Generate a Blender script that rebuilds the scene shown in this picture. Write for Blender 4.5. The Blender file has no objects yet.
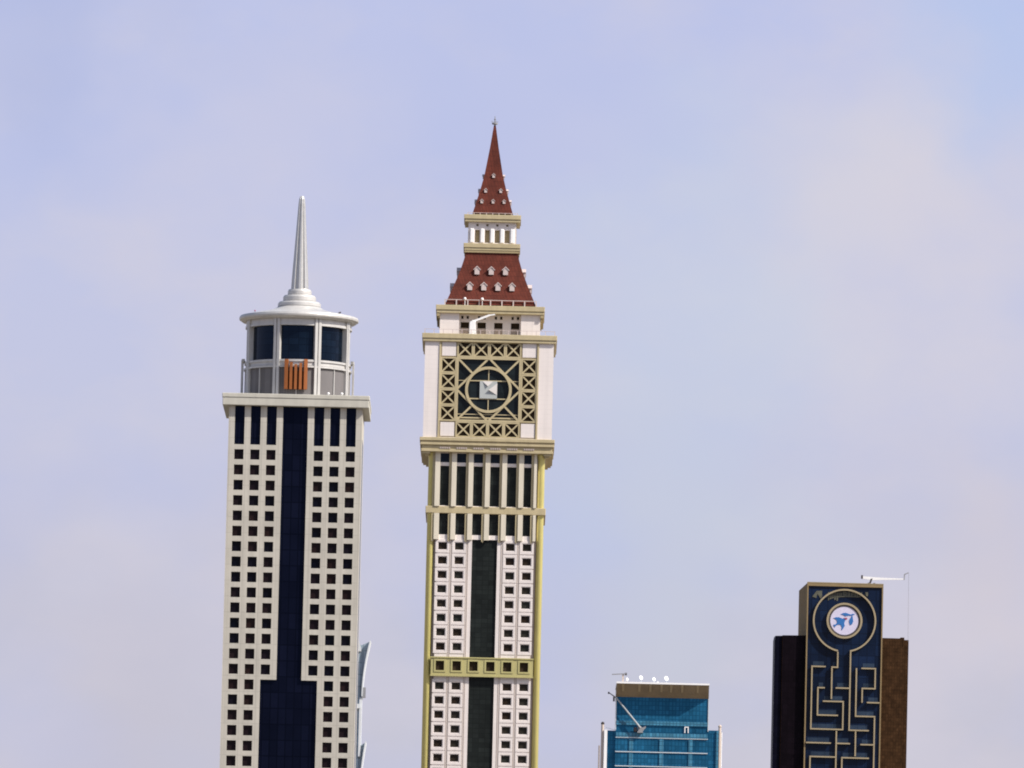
import bpy, math, random
from mathutils import Matrix, Vector
random.seed(7)
C = bpy.context.scene.collection
scene = bpy.context.scene
R = math.radians

# ------------------------------------------------------------------ camera
F = 10000.0                 # focal length in pixels of a 1024 px wide frame (long telephoto)
ALPHA = math.atan(0.1)      # upward pitch
ROLL = R(1.35)
ZC = 12.0
cam_d = bpy.data.cameras.new('camera'); cam = bpy.data.objects.new('camera', cam_d); C.objects.link(cam)
cam_d.sensor_width = 36.0; cam_d.lens = F / 1024 * 36.0
cam_d.clip_start = 1.0; cam_d.clip_end = 40000.0
fw = Vector((0, math.cos(ALPHA), math.sin(ALPHA))); up0 = Vector((0, -math.sin(ALPHA), math.cos(ALPHA))); r0 = Vector((1, 0, 0))
cr = r0 * math.cos(ROLL) + up0 * math.sin(ROLL); cu = -r0 * math.sin(ROLL) + up0 * math.cos(ROLL)
M = Matrix((cr, cu, -fw)).transposed().to_4x4(); M.translation = Vector((0, 0, ZC))
cam.matrix_world = M
scene.camera = cam

# ------------------------------------------------------------------ world, sun, exposure
SUN_EL, SUN_AZ = R(43), R(63)       # azimuth measured from straight behind the camera towards the right
SKY_STRENGTH = 0.1
EXPOSURE = 0.7
vs = scene.view_settings
vs.view_transform = 'Standard'; vs.look = 'None'; vs.gamma = 1.0; vs.exposure = EXPOSURE; vs.use_curve_mapping = False
scene.render.filter_size = 1.9
scene.cycles.filter_width = 1.9
scene.cycles.max_bounces = 6

world = bpy.data.worlds.new('World'); scene.world = world; world.use_nodes = True
nt = world.node_tree; nt.nodes.clear()
def N(t, **kw):
    n = nt.nodes.new(t)
    for k, v in kw.items(): setattr(n, k, v)
    return n
L = nt.links.new
out = N('ShaderNodeOutputWorld'); bg = N('ShaderNodeBackground'); bg.inputs['Strength'].default_value = SKY_STRENGTH
L(bg.outputs[0], out.inputs[0])
sky = N('ShaderNodeTexSky'); sky.sky_type = 'NISHITA'; sky.sun_disc = False
sky.sun_elevation = SUN_EL; sky.sun_rotation = math.pi - SUN_AZ
sky.air_density = 1.0; sky.dust_density = 2.0; sky.ozone_density = 1.5
tc = N('ShaderNodeTexCoord'); sep = N('ShaderNodeSeparateXYZ'); L(tc.outputs['Generated'], sep.inputs[0])
K = 1.0 / (SKY_STRENGTH * 2 ** EXPOSURE)
def kc(r, g, b, k=K):
    f = lambda c: (c / 12.92 if c <= .04045 else ((c + .055) / 1.055) ** 2.4) * k
    return (f(r / 255), f(g / 255), f(b / 255), 1)
# thin high haze: lavender blue above, greyer and warmer towards the horizon
ramp = N('ShaderNodeValToRGB'); mr = N('ShaderNodeMapRange')
mr.inputs['From Min'].default_value = 0.055; mr.inputs['From Max'].default_value = 0.145
L(sep.outputs['Z'], mr.inputs['Value']); L(mr.outputs[0], ramp.inputs[0])
cr_ = ramp.color_ramp
cr_.elements[0].position = 0.0; cr_.elements[0].color = kc(199, 196, 210)
cr_.elements[1].position = 1.0; cr_.elements[1].color = kc(191, 197, 234)
e = cr_.elements.new(0.5); e.color = kc(197, 199, 227)
# patches of thin cloud
mp = N('ShaderNodeMapping'); mp.inputs['Scale'].default_value = (38, 38, 62); mp.inputs['Location'].default_value = (3.1, 0, 1.7)
L(tc.outputs['Generated'], mp.inputs[0])
no = N('ShaderNodeTexNoise'); no.inputs['Scale'].default_value = 1.0; no.inputs['Detail'].default_value = 5; no.inputs['Roughness'].default_value = .55
L(mp.outputs[0], no.inputs['Vector'])
cm = N('ShaderNodeMapRange'); cm.inputs['From Min'].default_value = .42; cm.inputs['From Max'].default_value = .72; cm.inputs['To Max'].default_value = .8
L(no.outputs[0], cm.inputs['Value'])
mix1 = N('ShaderNodeMix', data_type='RGBA'); L(cm.outputs[0], mix1.inputs['Factor']); L(ramp.outputs[0], mix1.inputs['A']); mix1.inputs['B'].default_value = kc(212, 207, 222)
mp2 = N('ShaderNodeMapping'); mp2.inputs['Scale'].default_value = (30, 30, 44); mp2.inputs['Location'].default_value = (7.3, 2, 5.9)
L(tc.outputs['Generated'], mp2.inputs[0])
no2 = N('ShaderNodeTexNoise'); no2.inputs['Scale'].default_value = 1.0; no2.inputs['Detail'].default_value = 3
L(mp2.outputs[0], no2.inputs['Vector'])
cm2 = N('ShaderNodeMapRange'); cm2.inputs['From Min'].default_value = .5; cm2.inputs['From Max'].default_value = .75; cm2.inputs['To Max'].default_value = .8
L(no2.outputs[0], cm2.inputs['Value'])
mix2 = N('ShaderNodeMix', data_type='RGBA'); L(cm2.outputs[0], mix2.inputs['Factor']); L(mix1.outputs['Result'], mix2.inputs['A']); mix2.inputs['B'].default_value = kc(184, 192, 232)
# broad soft cloud and clear patches, each a direction in the sky; darkest paints lens vignetting
last = mix2.outputs['Result']
wv = N('ShaderNodeTexNoise'); wv.inputs['Scale'].default_value = 55; wv.inputs['Detail'].default_value = 4; L(tc.outputs['Generated'], wv.inputs['Vector'])
wo = N('ShaderNodeVectorMath', operation='MULTIPLY_ADD'); L(wv.outputs['Color'], wo.inputs[0]); wo.inputs[1].default_value = (.034,) * 3; L(tc.outputs['Generated'], wo.inputs[2])
for az, el, rad, colr, amt in ((2.18, 6.75, .026, (220, 213, 221), .7), (2.75, 4.6, .020, (214, 204, 212), .6), (1.15, 6.2, .026, (200, 211, 230), .45), (.9, 4.9, .024, (203, 210, 223), .45),
                               (-2.9, 7.9, .024, (172, 181, 222), .5), (2.75, 7.75, .020, (180, 198, 238), .7), (-1.5, 7.05, .018, (205, 204, 228), .5), (-2.3, 4.0, .030, (200, 194, 209), .5)):
    d_ = Vector((math.sin(R(az)) * math.cos(R(el)), math.cos(R(az)) * math.cos(R(el)), math.sin(R(el)))) + Vector((.017, .017, .017))
    di = N('ShaderNodeVectorMath', operation='DISTANCE'); L(wo.outputs[0], di.inputs[0]); di.inputs[1].default_value = d_
    m_ = N('ShaderNodeMapRange', interpolation_type='SMOOTHSTEP'); m_.inputs['From Min'].default_value = rad; m_.inputs['From Max'].default_value = 0; m_.inputs['To Max'].default_value = amt
    L(di.outputs['Value'], m_.inputs['Value'])
    mx = N('ShaderNodeMix', data_type='RGBA'); L(m_.outputs[0], mx.inputs['Factor']); L(last, mx.inputs['A']); mx.inputs['B'].default_value = kc(*colr); last = mx.outputs['Result']
# haze gives way to the clear Nishita sky higher up
hz = N('ShaderNodeMapRange'); hz.inputs['From Min'].default_value = .15; hz.inputs['From Max'].default_value = .42; hz.inputs['To Min'].default_value = .93; hz.inputs['To Max'].default_value = .05
L(sep.outputs['Z'], hz.inputs['Value'])
mix3 = N('ShaderNodeMix', data_type='RGBA'); L(hz.outputs[0], mix3.inputs['Factor']); L(sky.outputs[0], mix3.inputs['A']); L(last, mix3.inputs['B'])
L(mix3.outputs['Result'], bg.inputs['Color'])

sd = bpy.data.lights.new('sun', 'SUN'); sd.energy = 4.0; sd.angle = R(0.5); sd.color = (1.0, 0.945, 0.87)
so = bpy.data.objects.new('sun', sd); C.objects.link(so); so.location = (400, -200, 900)
sv = Vector((math.cos(SUN_EL) * math.sin(SUN_AZ), -math.cos(SUN_EL) * math.cos(SUN_AZ), math.sin(SUN_EL)))
so.rotation_euler = sv.to_track_quat('Z', 'Y').to_euler()

# ------------------------------------------------------------------ materials
def srgb(r, g, b):
    f = lambda c: c / 12.92 if c <= .04045 else ((c + .055) / 1.055) ** 2.4
    return (f(r / 255), f(g / 255), f(b / 255), 1)
def mat(name, col, rough=.7, spec=.3, metal=0., var=.12, scale=.15, tile=None, tdark=.75, tvar=.0, mortar=.05, bump=0., rand=0., streak=0., col2=None, stint=None):
    """base colour with weathering noise; tile=(w,h) adds joints; rand varies each object"""
    m = bpy.data.materials.new(name); m.use_nodes = True
    t = m.node_tree; b = t.nodes['Principled BSDF']; l = t.links.new
    def n(ty, **kw):
        q = t.nodes.new(ty)
        for k, v in kw.items(): setattr(q, k, v)
        return q
    b.inputs['Roughness'].default_value = rough; b.inputs['Specular IOR Level'].default_value = spec; b.inputs['Metallic'].default_value = metal
    co = n('ShaderNodeTexCoord'); s = n('ShaderNodeSeparateXYZ'); l(co.outputs['Object'], s.inputs[0])
    no = n('ShaderNodeTexNoise'); no.inputs['Scale'].default_value = scale; no.inputs['Detail'].default_value = 6; no.inputs['Roughness'].default_value = .6
    l(co.outputs['Object'], no.inputs['Vector'])
    mr = n('ShaderNodeMapRange'); mr.inputs['From Min'].default_value = .3; mr.inputs['From Max'].default_value = .7
    mr.inputs['To Min'].default_value = 1 - var; mr.inputs['To Max'].default_value = 1 + var * .6
    l(no.outputs[0], mr.inputs['Value'])
    val = mr.outputs[0]
    def mul(a, bb):
        q = n('ShaderNodeMath', operation='MULTIPLY'); l(a, q.inputs[0])
        if isinstance(bb, float): q.inputs[1].default_value = bb
        else: l(bb, q.inputs[1])
        return q.outputs[0]
    if streak:
        mp = n('ShaderNodeMapping'); mp.inputs['Scale'].default_value = (.9, .9, .03); l(co.outputs['Object'], mp.inputs[0])
        ns = n('ShaderNodeTexNoise'); ns.inputs['Scale'].default_value = 1.; ns.inputs['Detail'].default_value = 4; l(mp.outputs[0], ns.inputs['Vector'])
        ms = n('ShaderNodeMapRange'); ms.inputs['From Min'].default_value = .35; ms.inputs['From Max'].default_value = .65; ms.inputs['To Min'].default_value = 1 - streak; ms.inputs['To Max'].default_value = 1.03
        l(ns.outputs[0], ms.inputs['Value']); val = mul(val, ms.outputs[0])
    if rand:
        oi = n('ShaderNodeObjectInfo'); mo = n('ShaderNodeMapRange'); mo.inputs['To Min'].default_value = 1 - rand; mo.inputs['To Max'].default_value = 1 + rand
        l(oi.outputs['Random'], mo.inputs['Value']); val = mul(val, mo.outputs[0])
    if tile:
        ad = n('ShaderNodeMath', operation='ADD'); l(s.outputs['X'], ad.inputs[0]); l(s.outputs['Y'], ad.inputs[1])
        cb = n('ShaderNodeCombineXYZ'); l(ad.outputs[0], cb.inputs['X']); l(s.outputs['Z'], cb.inputs['Y'])
        br = n('ShaderNodeTexBrick'); br.offset = 0.; br.squash = 1.
        br.inputs['Scale'].default_value = 1.; br.inputs['Brick Width'].default_value = tile[0]; br.inputs['Row Height'].default_value = tile[1]
        br.inputs['Mortar Size'].default_value = mortar; br.inputs['Mortar Smooth'].default_value = .3
        br.inputs['Color1'].default_value = (1 + tvar,) * 3 + (1,); br.inputs['Color2'].default_value = (1 - tvar,) * 3 + (1,); br.inputs['Mortar'].default_value = (tdark,) * 3 + (1,)
        l(cb.outputs[0], br.inputs['Vector'])
        val = mul(val, br.outputs['Color'])
        if bump:
            bp = n('ShaderNodeBump'); bp.inputs['Strength'].default_value = bump; bp.inputs['Distance'].default_value = .1
            l(br.outputs['Color'], bp.inputs['Height']); l(bp.outputs[0], b.inputs['Normal'])
    sc = n('ShaderNodeVectorMath', operation='SCALE'); sc.inputs[0].default_value = col[:3]
    if stint: b.inputs['Specular Tint'].default_value = stint
    if col2:
        oi2 = n('ShaderNodeObjectInfo'); mc = n('ShaderNodeMix', data_type='RGBA'); l(oi2.outputs['Random'], mc.inputs['Factor']); mc.inputs['A'].default_value = col; mc.inputs['B'].default_value = col2; l(mc.outputs['Result'], sc.inputs[0])
    l(val, sc.inputs['Scale'])
    l(sc.outputs[0], b.inputs['Base Color'])
    return m

MT = {}
MT['beige'] = mat('beige stone cladding', (.465, .435, .375, 1), .75, .25, var=.09, tile=(3.95, 3.83), tdark=.86, mortar=.09, tvar=.02, streak=.10)
MT['beige_trim'] = mat('beige cornice render', (.455, .435, .375, 1), .75, .25, var=.08, scale=.3, streak=.06)
MT['pier'] = mat('painted metal piers', (.50, .485, .46, 1), .42, .5, metal=.2, var=.08, scale=.5, streak=.08)
MT['drum_panel'] = mat('grey louvre panels', (.15, .14, .14, 1), .6, .2, var=.12, tile=(.55, 30.), tdark=.8, mortar=.08)
MT['spike'] = mat('silver painted spike', (.50, .49, .47, 1), .36, .5, metal=.55, var=.06, scale=.8)
MT['navy'] = mat('navy curtain glass', (.0032, .004, .0105, 1), .15, .11, var=.3, scale=.12, tile=(1.9, 3.83), tdark=.4, tvar=.3, mortar=.14, stint=(.35, .5, 1, 1))
MT['navy_win'] = mat('dark window glass', (.003, .004, .011, 1), .2, .07, var=.3, scale=.5, rand=.4, col2=(.0125, .0065, .006, 1))
MT['orange'] = mat('orange panels', (.29, .092, .024, 1), .6, .3, var=.12, scale=.6)
MT['white'] = mat('pinkish white cladding', (.69, .63, .60, 1), .7, .25, var=.05, tile=(2.1, 1.2), tdark=.93, mortar=.05, streak=.04)
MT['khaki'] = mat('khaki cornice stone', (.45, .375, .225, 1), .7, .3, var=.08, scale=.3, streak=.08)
MT['khaki_dk'] = mat('khaki stone painted shaded', (.33, .265, .15, 1), .75, .25, var=.1, scale=.3)  # darker copy of the cornice khaki, shade of undersides painted in
MT['gold'] = mat('gold painted columns', (.62, .55, .21, 1), .28, .6, metal=.3, var=.06, scale=.4)
MT['gold_belt'] = mat('gold painted belt', (.41, .37, .165, 1), .55, .3, var=.07, scale=.4)
MT['groove'] = mat('joint recess', (.40, .33, .28, 1), .8, .2, var=.05)
MT['brown_win'] = mat('brown tinted windows', (.034, .022, .014, 1), .25, .08, var=.2, scale=.5, rand=.35, col2=(.018, .020, .017, 1))
MT['green_glass'] = mat('dark green grey glass', (.014, .017, .016, 1), .2, .08, var=.3, scale=.25, tile=(1.55, 1.2), tdark=.7, tvar=.22, mortar=.08)
MT['blue_slot'] = mat('blue tinted glass', (.007, .014, .027, 1), .18, .1, var=.25, scale=.2, tile=(1.5, 3.), tdark=.6, tvar=.2)
MT['lattice_back'] = mat('brown lattice recess', (.035, .024, .014, 1), .8, .1, var=.2)
MT['roof'] = mat('red brown roof tiles', (.106, .024, .0145, 1), .7, .15, var=.3, scale=.3, streak=.18, tile=(.8, 1.3), tdark=.72, tvar=.08, mortar=.08, bump=.4)
MT['dormer'] = mat('pale dormers', (.52, .44, .42, 1), .7, .25, var=.05)
MT['white_paint'] = mat('white paint', (.80, .79, .78, 1), .5, .4, var=.04)
MT['boss_facet'] = mat('facets painted sunlit', (.50, .47, .45, 1), .6, .3, var=.05)  # lighter copy of the boss, sunlit tone put into the colour
MT['face_glass'] = mat('grey green clock glass', (.0105, .0150, .0175, 1), .18, .12, var=.35, scale=.2, tile=(1.9, 2.2), tdark=.6, tvar=.2)
MT['rust'] = mat('rust backing', (.11, .034, .012, 1), .7, .2, var=.15)
MT['cream'] = mat('cream pilasters', (.62, .565, .455, 1), .7, .25, var=.06, streak=.06)
MT['boss'] = mat('clock boss metal', (.39, .41, .40, 1), .6, .3, var=.05)
MT['blue_glass'] = mat('blue curtain glass', (.014, .092, .175, 1), .12, .5, var=.45, scale=.09, tile=(.78, 1.02), tdark=.66, tvar=.2, mortar=.1, stint=(.1, .5, 1, 1))
MT['blue_light'] = mat('light blue spandrel', (.05, .19, .30, 1), .2, .25, var=.2, scale=.3, tile=(.78, 1.02), tdark=.55, tvar=.2, mortar=.1)
MT['metal_lt'] = mat('pale metal', (.55, .60, .62, 1), .4, .5, var=.06, metal=.2)
MT['soffit'] = mat('brown canopy soffit', (.26, .195, .12, 1), .6, .3, var=.2, scale=.3)
MT['soffit_rib'] = mat('tan canopy ribs', (.36, .28, .17, 1), .6, .3, var=.1)
MT['steel'] = mat('grey crane steel', (.24, .24, .25, 1), .5, .4, var=.12, scale=1.)
MT['crane_grey'] = mat('weathered grey crane paint', (.34, .36, .37, 1), .6, .3, var=.15, scale=1.)
MT['dark_steel'] = mat('dark crane steel', (.06, .05, .05, 1), .5, .4, var=.12, scale=1.)
MT['tan_pole'] = mat('tan poles', (.50, .42, .36, 1), .5, .4, var=.06)
MT['maze_glass'] = mat('deep blue glass wall', (.0045, .011, .031, 1), .22, .12, var=.4, scale=.1, tile=(2.1, 2.9), tdark=.55, tvar=.3, mortar=.1)
MT['bronze'] = mat('bronze frame', (.23, .17, .092, 1), .8, .05, var=.1, scale=.5)
MT['rib'] = mat('tan ribs', (.30, .245, .155, 1), .6, .2, var=.08, scale=.5)
MT['brown_stone'] = mat('brown stone wing', (.044, .022, .010, 1), .85, .05, var=.4, scale=.6, tile=(.7, .9), tdark=.75, tvar=.2, mortar=.1)
MT['black_glass'] = mat('black purple glass', (.005, .003, .005, 1), .4, .04, var=.3, scale=.2, tile=(1.3, 1.45), tdark=.6, tvar=.2)
MT['ink_glass'] = mat('ink blue glass', (.003, .003, .009, 1), .4, .04, var=.3, scale=.2, tile=(1.3, 1.45), tdark=.6, tvar=.2)
MT['medal'] = mat('white medallion', (.52, .49, .62, 1), .5, .4, var=.06, scale=.8)
MT['bird'] = mat('blue emblem', (.02, .12, .35, 1), .5, .4, var=.05)
MT['red'] = mat('red beak', (.30, .05, .10, 1), .5, .4, var=.05)
MT['letter'] = mat('dull gold lettering', (.085, .085, .06, 1), .5, .4, var=.35, scale=1.2)
MT['far_glass'] = mat('pale blue grey glass', (.30, .37, .42, 1), .25, .4, var=.3, scale=.1, tile=(3., 3.6), tdark=.75, tvar=.15, mortar=.2)
MT['far_white'] = mat('pale fins', (.58, .60, .61, 1), .5, .4, var=.08)
MT['ledge_bounce'] = mat('painted ledge bounce light', (.022, .036, .062, 1), .4, .1, var=.35, scale=.25, tile=(2.1, 2.9), tdark=.6, tvar=.2)  # light bounced off the ledges, put into the colour
MT['drum_glass'] = mat('crown glass', (.003, .0065, .013, 1), .10, .22, var=.3, scale=.2, tile=(2.2, 1.6), tdark=.5, tvar=.3, mortar=.1, stint=(.4, .6, 1, 1))
MT['ground'] = mat('sandy ground', (.22, .19, .15, 1), .9, .1, var=.25, scale=.01)

# ------------------------------------------------------------------ mesh builder
class MB:
    def __init__(s): s.v = []; s.f = []
    def quad(s, *p):
        i = len(s.v); s.v += [tuple(q) for q in p]; s.f.append(tuple(range(i, i + len(p))))
    def box(s, x0, x1, y0, y1, z0, z1, skip=''):
        if x0 > x1: x0, x1 = x1, x0
        if y0 > y1: y0, y1 = y1, y0
        if z0 > z1: z0, z1 = z1, z0
        i = len(s.v)
        s.v += [(x0,y0,z0),(x1,y0,z0),(x1,y1,z0),(x0,y1,z0),(x0,y0,z1),(x1,y0,z1),(x1,y1,z1),(x0,y1,z1)]
        fs = {'f':(0,1,5,4),'r':(1,2,6,5),'k':(2,3,7,6),'l':(3,0,4,7),'t':(4,5,6,7),'b':(3,2,1,0)}
        s.f += [tuple(i + j for j in q) for k, q in fs.items() if k not in skip]
        return s
    def prism(s, pts, y0, y1):                     # polygon in x,z extruded in depth
        i = len(s.v); n = len(pts)
        area = sum(pts[j][0] * pts[(j+1) % n][1] - pts[(j+1) % n][0] * pts[j][1] for j in range(n))
        if area < 0: pts = pts[::-1]
        s.v += [(x, y0, z) for x, z in pts] + [(x, y1, z) for x, z in pts]
        s.f.append(tuple(range(i, i + n))); s.f.append(tuple(range(i + 2*n - 1, i + n - 1, -1)))
        for j in range(n):
            k = (j + 1) % n; s.f.append((i + j, i + n + j, i + n + k, i + k))
        return s
    def bar(s, p, q, w, y0, y1, ext=0.):           # straight bar in a facade plane
        dx, dz = q[0] - p[0], q[1] - p[1]; l = math.hypot(dx, dz); dx /= l; dz /= l
        p = (p[0] - dx * ext, p[1] - dz * ext); q = (q[0] + dx * ext, q[1] + dz * ext)
        nx, nz = -dz * w / 2, dx * w / 2
        return s.prism([(p[0]-nx, p[1]-nz), (q[0]-nx, q[1]-nz), (q[0]+nx, q[1]+nz), (p[0]+nx, p[1]+nz)], y0, y1)
    def ring(s, cx, cz, ri, ro, y0, y1, a0=0., a1=2*math.pi, n=64):
        full = abs(a1 - a0 - 2 * math.pi) < 1e-6; i = len(s.v)
        m = n if full else n + 1
        for j in range(m):
            a = a0 + (a1 - a0) * j / n; c_, s_ = math.cos(a), math.sin(a)
            s.v += [(cx+ri*c_, y0, cz+ri*s_), (cx+ro*c_, y0, cz+ro*s_), (cx+ro*c_, y1, cz+ro*s_), (cx+ri*c_, y1, cz+ri*s_)]
        for j in range(n):
            a = i + 4 * j; b = i + 4 * ((j + 1) % m)
            for k in range(4): s.f.append((a + k, a + (k + 1) % 4, b + (k + 1) % 4, b + k))
        if not full:
            s.f.append((i, i+3, i+2, i+1)); e_ = i + 4 * (m - 1); s.f.append((e_, e_+1, e_+2, e_+3))
        return s
    def lathe(s, prof, cx, cy, n=64, cap=True, rf=None):
        i = len(s.v); m = len(prof)
        for r, z in prof:
            for j in range(n):
                a = 2 * math.pi * j / n; rr = r * (rf(j) if rf else 1)
                s.v.append((cx + rr * math.sin(a), cy - rr * math.cos(a), z))
        for k in range(m - 1):
            for j in range(n):
                j2 = (j + 1) % n; s.f.append((i+k*n+j, i+k*n+j2, i+(k+1)*n+j2, i+(k+1)*n+j))
        if cap:
            s.f.append(tuple(i + (m-1)*n + j for j in range(n))); s.f.append(tuple(i + j for j in reversed(range(n))))
        return s
    def arc_band(s, cx, cy, ri, ro, z0, z1, a0, a1, n=12):     # curved wall piece about a vertical axis, angles from -y towards +x
        i = len(s.v)
        for j in range(n + 1):
            a = a0 + (a1 - a0) * j / n; c_, s_ = math.cos(a), math.sin(a)
            for r, z in ((ri, z0), (ro, z0), (ro, z1), (ri, z1)): s.v.append((cx + r * s_, cy - r * c_, z))
        for j in range(n):
            a = i + 4*j; b = a + 4
            for k in range(4): s.f.append((a+k, b+k, b+(k+1) % 4, a+(k+1) % 4))
        s.f.append((i, i+1, i+2, i+3)); e_ = i + 4*n; s.f.append((e_+3, e_+2, e_+1, e_))
        return s
    def tube(s, p, q, r0_, r1_=None, n=8):
        r1_ = r0_ if r1_ is None else r1_
        p = Vector(p); q = Vector(q); d = (q - p).normalized()
        a = d.orthogonal().normalized(); b = d.cross(a); i = len(s.v)
        for c0, r in ((p, r0_), (q, r1_)):
            for j in range(n):
                t = 2 * math.pi * j / n; s.v.append(tuple(c0 + a * (r * math.cos(t)) + b * (r * math.sin(t))))
        for j in range(n):
            k = (j + 1) % n; s.f.append((i+j, i+k, i+n+k, i+n+j))
        s.f.append(tuple(i + j for j in reversed(range(n)))); s.f.append(tuple(i + n + j for j in range(n)))
        return s
    def wall(s, x0, x1, z0, z1, y, holes, rev):    # front skin with real openings and reveals
        xs = sorted({x0, x1} | {min(max(v, x0), x1) for h in holes for v in h[:2]})
        zs = sorted({z0, z1} | {min(max(v, z0), z1) for h in holes for v in h[2:]})
        def inh(x, z): return any(h[0] < x < h[1] and h[2] < z < h[3] for h in holes)
        nx, nz = len(xs) - 1, len(zs) - 1
        g = [[inh((xs[i]+xs[i+1])/2, (zs[j]+zs[j+1])/2) for j in range(nz)] for i in range(nx)]
        for i in range(nx):
            for j in range(nz):
                a, b, c, d = xs[i], xs[i+1], zs[j], zs[j+1]
                if not g[i][j]: s.quad((a,y,c),(b,y,c),(b,y,d),(a,y,d)); continue
                if i and not g[i-1][j]: s.quad((a,y,c),(a,y,d),(a,y+rev,d),(a,y+rev,c))
                if i < nx-1 and not g[i+1][j]: s.quad((b,y,c),(b,y+rev,c),(b,y+rev,d),(b,y,d))
                if j and not g[i][j-1]: s.quad((a,y,c),(a,y+rev,c),(b,y+rev,c),(b,y,c))
                if j < nz-1 and not g[i][j+1]: s.quad((a,y,d),(b,y,d),(b,y+rev,d),(a,y+rev,d))
        return s
    def build(s, name, m, parent=None, smooth=False, bevel=0., loc=None):
        me = bpy.data.meshes.new(name); me.from_pydata(s.v, [], s.f); me.update()
        o = bpy.data.objects.new(name, me); C.objects.link(o); me.materials.append(m)
        if smooth:
            for p in me.polygons: p.use_smooth = True
        if parent: o.parent = parent
        if bevel:
            b = o.modifiers.new('bevel', 'BEVEL'); b.width = bevel; b.segments = 2; b.limit_method = 'ANGLE'
        return o
def thing(name, label, cat, loc=(0, 0, 0), rz=0., group=None):
    o = bpy.data.objects.new(name, None); C.objects.link(o); o.location = loc; o.rotation_euler = (0, 0, rz)
    o['label'] = label; o['category'] = cat
    if group: o['group'] = group
    return o
class Site:
    """metres for one building: a = lateral units from its axis, b = height rows, d = depth units"""
    def __init__(s, Y, u):
        s.Y = Y; s.k = Y / (F * math.cos(ALPHA)); s.X = s.k * u
    def z(s, b, d=0.): return ZC + (s.Y + d * s.k) * math.tan(ALPHA + math.atan((384 - b) / F))

# ------------------------------------------------------------------ ground
g = MB().box(-14000, 14000, -6000, 22000, -2, 0).build('ground', MT['ground']); g['kind'] = 'structure'

# ================================================================== office tower with spike
S = Site(2400, -215.5); k = S.k; z = S.z
T = thing('office_tower', 'beige tower with square windows, round glazed crown and silver spike', 'tower', (S.X, S.Y, 0))
HW = 66.7 * k; DEP = 134 * k
cols = (55.7, 39.7, 23.7)
holes = []
ztop = z(411.3); zslot = z(450.6); zstep = z(685.3)
for a in cols:
    for sx in (-1, 1): holes.append(((sx*a-4.9)*k, (sx*a+4.9)*k, zslot, z(411.4)))
holes.append((-12.5*k, 12.4*k, zstep-1, z(411.4))); holes.append((-28.6*k, 28.2*k, 12.0, zstep))
wins = []
r = 0
while True:
    zc_ = z(460.55 + 15.33 * r)
    if zc_ < 20: break
    for a in cols:
        if r > 14 and a < 30: continue
        for sx in (-1, 1): wins.append((sx*a*k, zc_)); holes.append(((sx*a-4.6)*k, (sx*a+4.6)*k, zc_-5.05*k, zc_+5.05*k))
    r += 1
REV = 2.2 * k
w = MB().wall(-HW, HW, 0, ztop + 1, 0, holes, REV + .05)
w.box(-HW, HW, 0, DEP, 0, ztop + 1, skip='f')
w.build('wall', MT['beige'], T)
for i, (x, zc_) in enumerate(wins[:98]):
    MB().box(x-4.6*k-.05, x+4.6*k+.05, REV, REV+.2, zc_-5.05*k-.05, zc_+5.05*k+.05).build('window', MT['navy_win'], T)
rest = MB()
for x, zc_ in wins[98:]: rest.box(x-4.6*k-.05, x+4.6*k+.05, REV, REV+.2, zc_-5.05*k-.05, zc_+5.05*k+.05)
o = rest.build('lower_windows', MT['navy_win'], T); o['kind'] = 'stuff'
for a in cols:
    for sx in (-1, 1):
        MB().box((sx*a-5.)*k, (sx*a+5.)*k, REV, REV+.2, zslot-.05, z(410.9)).build('tall_window', MT['navy'], T)
m_ = MB().box(-12.6*k, 12.5*k, REV+.02, REV+.3, zstep, z(410.9)); m_.box(-28.7*k, 28.3*k, REV+.02, REV+.3, 11.9, zstep)
m_.build('glass_strip', MT['navy'], T)
for sx in (-1, 1):      # plain glazed strips on the flanks
    MB().box(sx*(HW+.02), sx*(HW+.03), DEP/2-8, DEP/2+8, 15, z(440)).build('side_glazing', MT['navy'], T)
# square cornice
cn = MB(); CW = 73.7*k; ov = 6.3*k
cn.box(-CW, CW, -ov, DEP+ov, z(403.6, -6.3), z(399.3, -6.3))
cn.box(-CW+.5*k, CW-.5*k, -ov+.5*k, DEP+ov-.5*k, z(411.3, -6), z(403.6, -6.3))
cn.build('cornice', MT['beige_trim'], T, bevel=.12)
# round crown
cx, cy = -.5*k, 67*k
dz = lambda b: z(b, 67)
Rd = 51.6*k
zb = z(399.3, -6.3) - .2
zr0, zr1 = dz(328.5), dz(322.7)
zwt, zwb, zmb = z(327.9, 15), z(366.4, 15), z(371.8, 15)
MB().lathe([(Rd-.5, zb), (Rd-.5, zr0)], cx, cy, 96).build('drum_glazing', MT['drum_glass'], T, smooth=False)
A8 = [R(-157.5 + 45*i) for i in range(8)]
bd = MB(); full = dict(n=96)
bd.arc_band(cx, cy, Rd-.7, Rd+.35, zwt, zr0+.3, 0, 2*math.pi, 96)
bd.arc_band(cx, cy, Rd-.7, Rd+.25, zmb+.45, zwb, 0, 2*math.pi, 96)
bd.arc_band(cx, cy, Rd-.7, Rd+.65, zmb-.1, zmb+.35, 0, 2*math.pi, 96)
bd.arc_band(cx, cy, Rd-.7, Rd+.55, zwb+.002, zwb+.5, 0, 2*math.pi, 96)
bd.arc_band(cx, cy, Rd-.7, Rd+.5, zwt-.5, zwt-.002, 0, 2*math.pi, 96)
bd.build('band', MT['pier'], T)
for a in A8:
    pr = MB(); h = R(1.45)
    for q in (-1, 1): pr.arc_band(cx, cy, Rd-.6, Rd+.75, zb, zr0+.25, a+q*R(2.0)-h, a+q*R(2.0)+h, 3)
    pr.arc_band(cx, cy, Rd-.6, Rd+.42, zb, zr0+.2, a-R(.45), a+R(.45), 2)
    pr.build('pier', MT['pier'], T)
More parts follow.
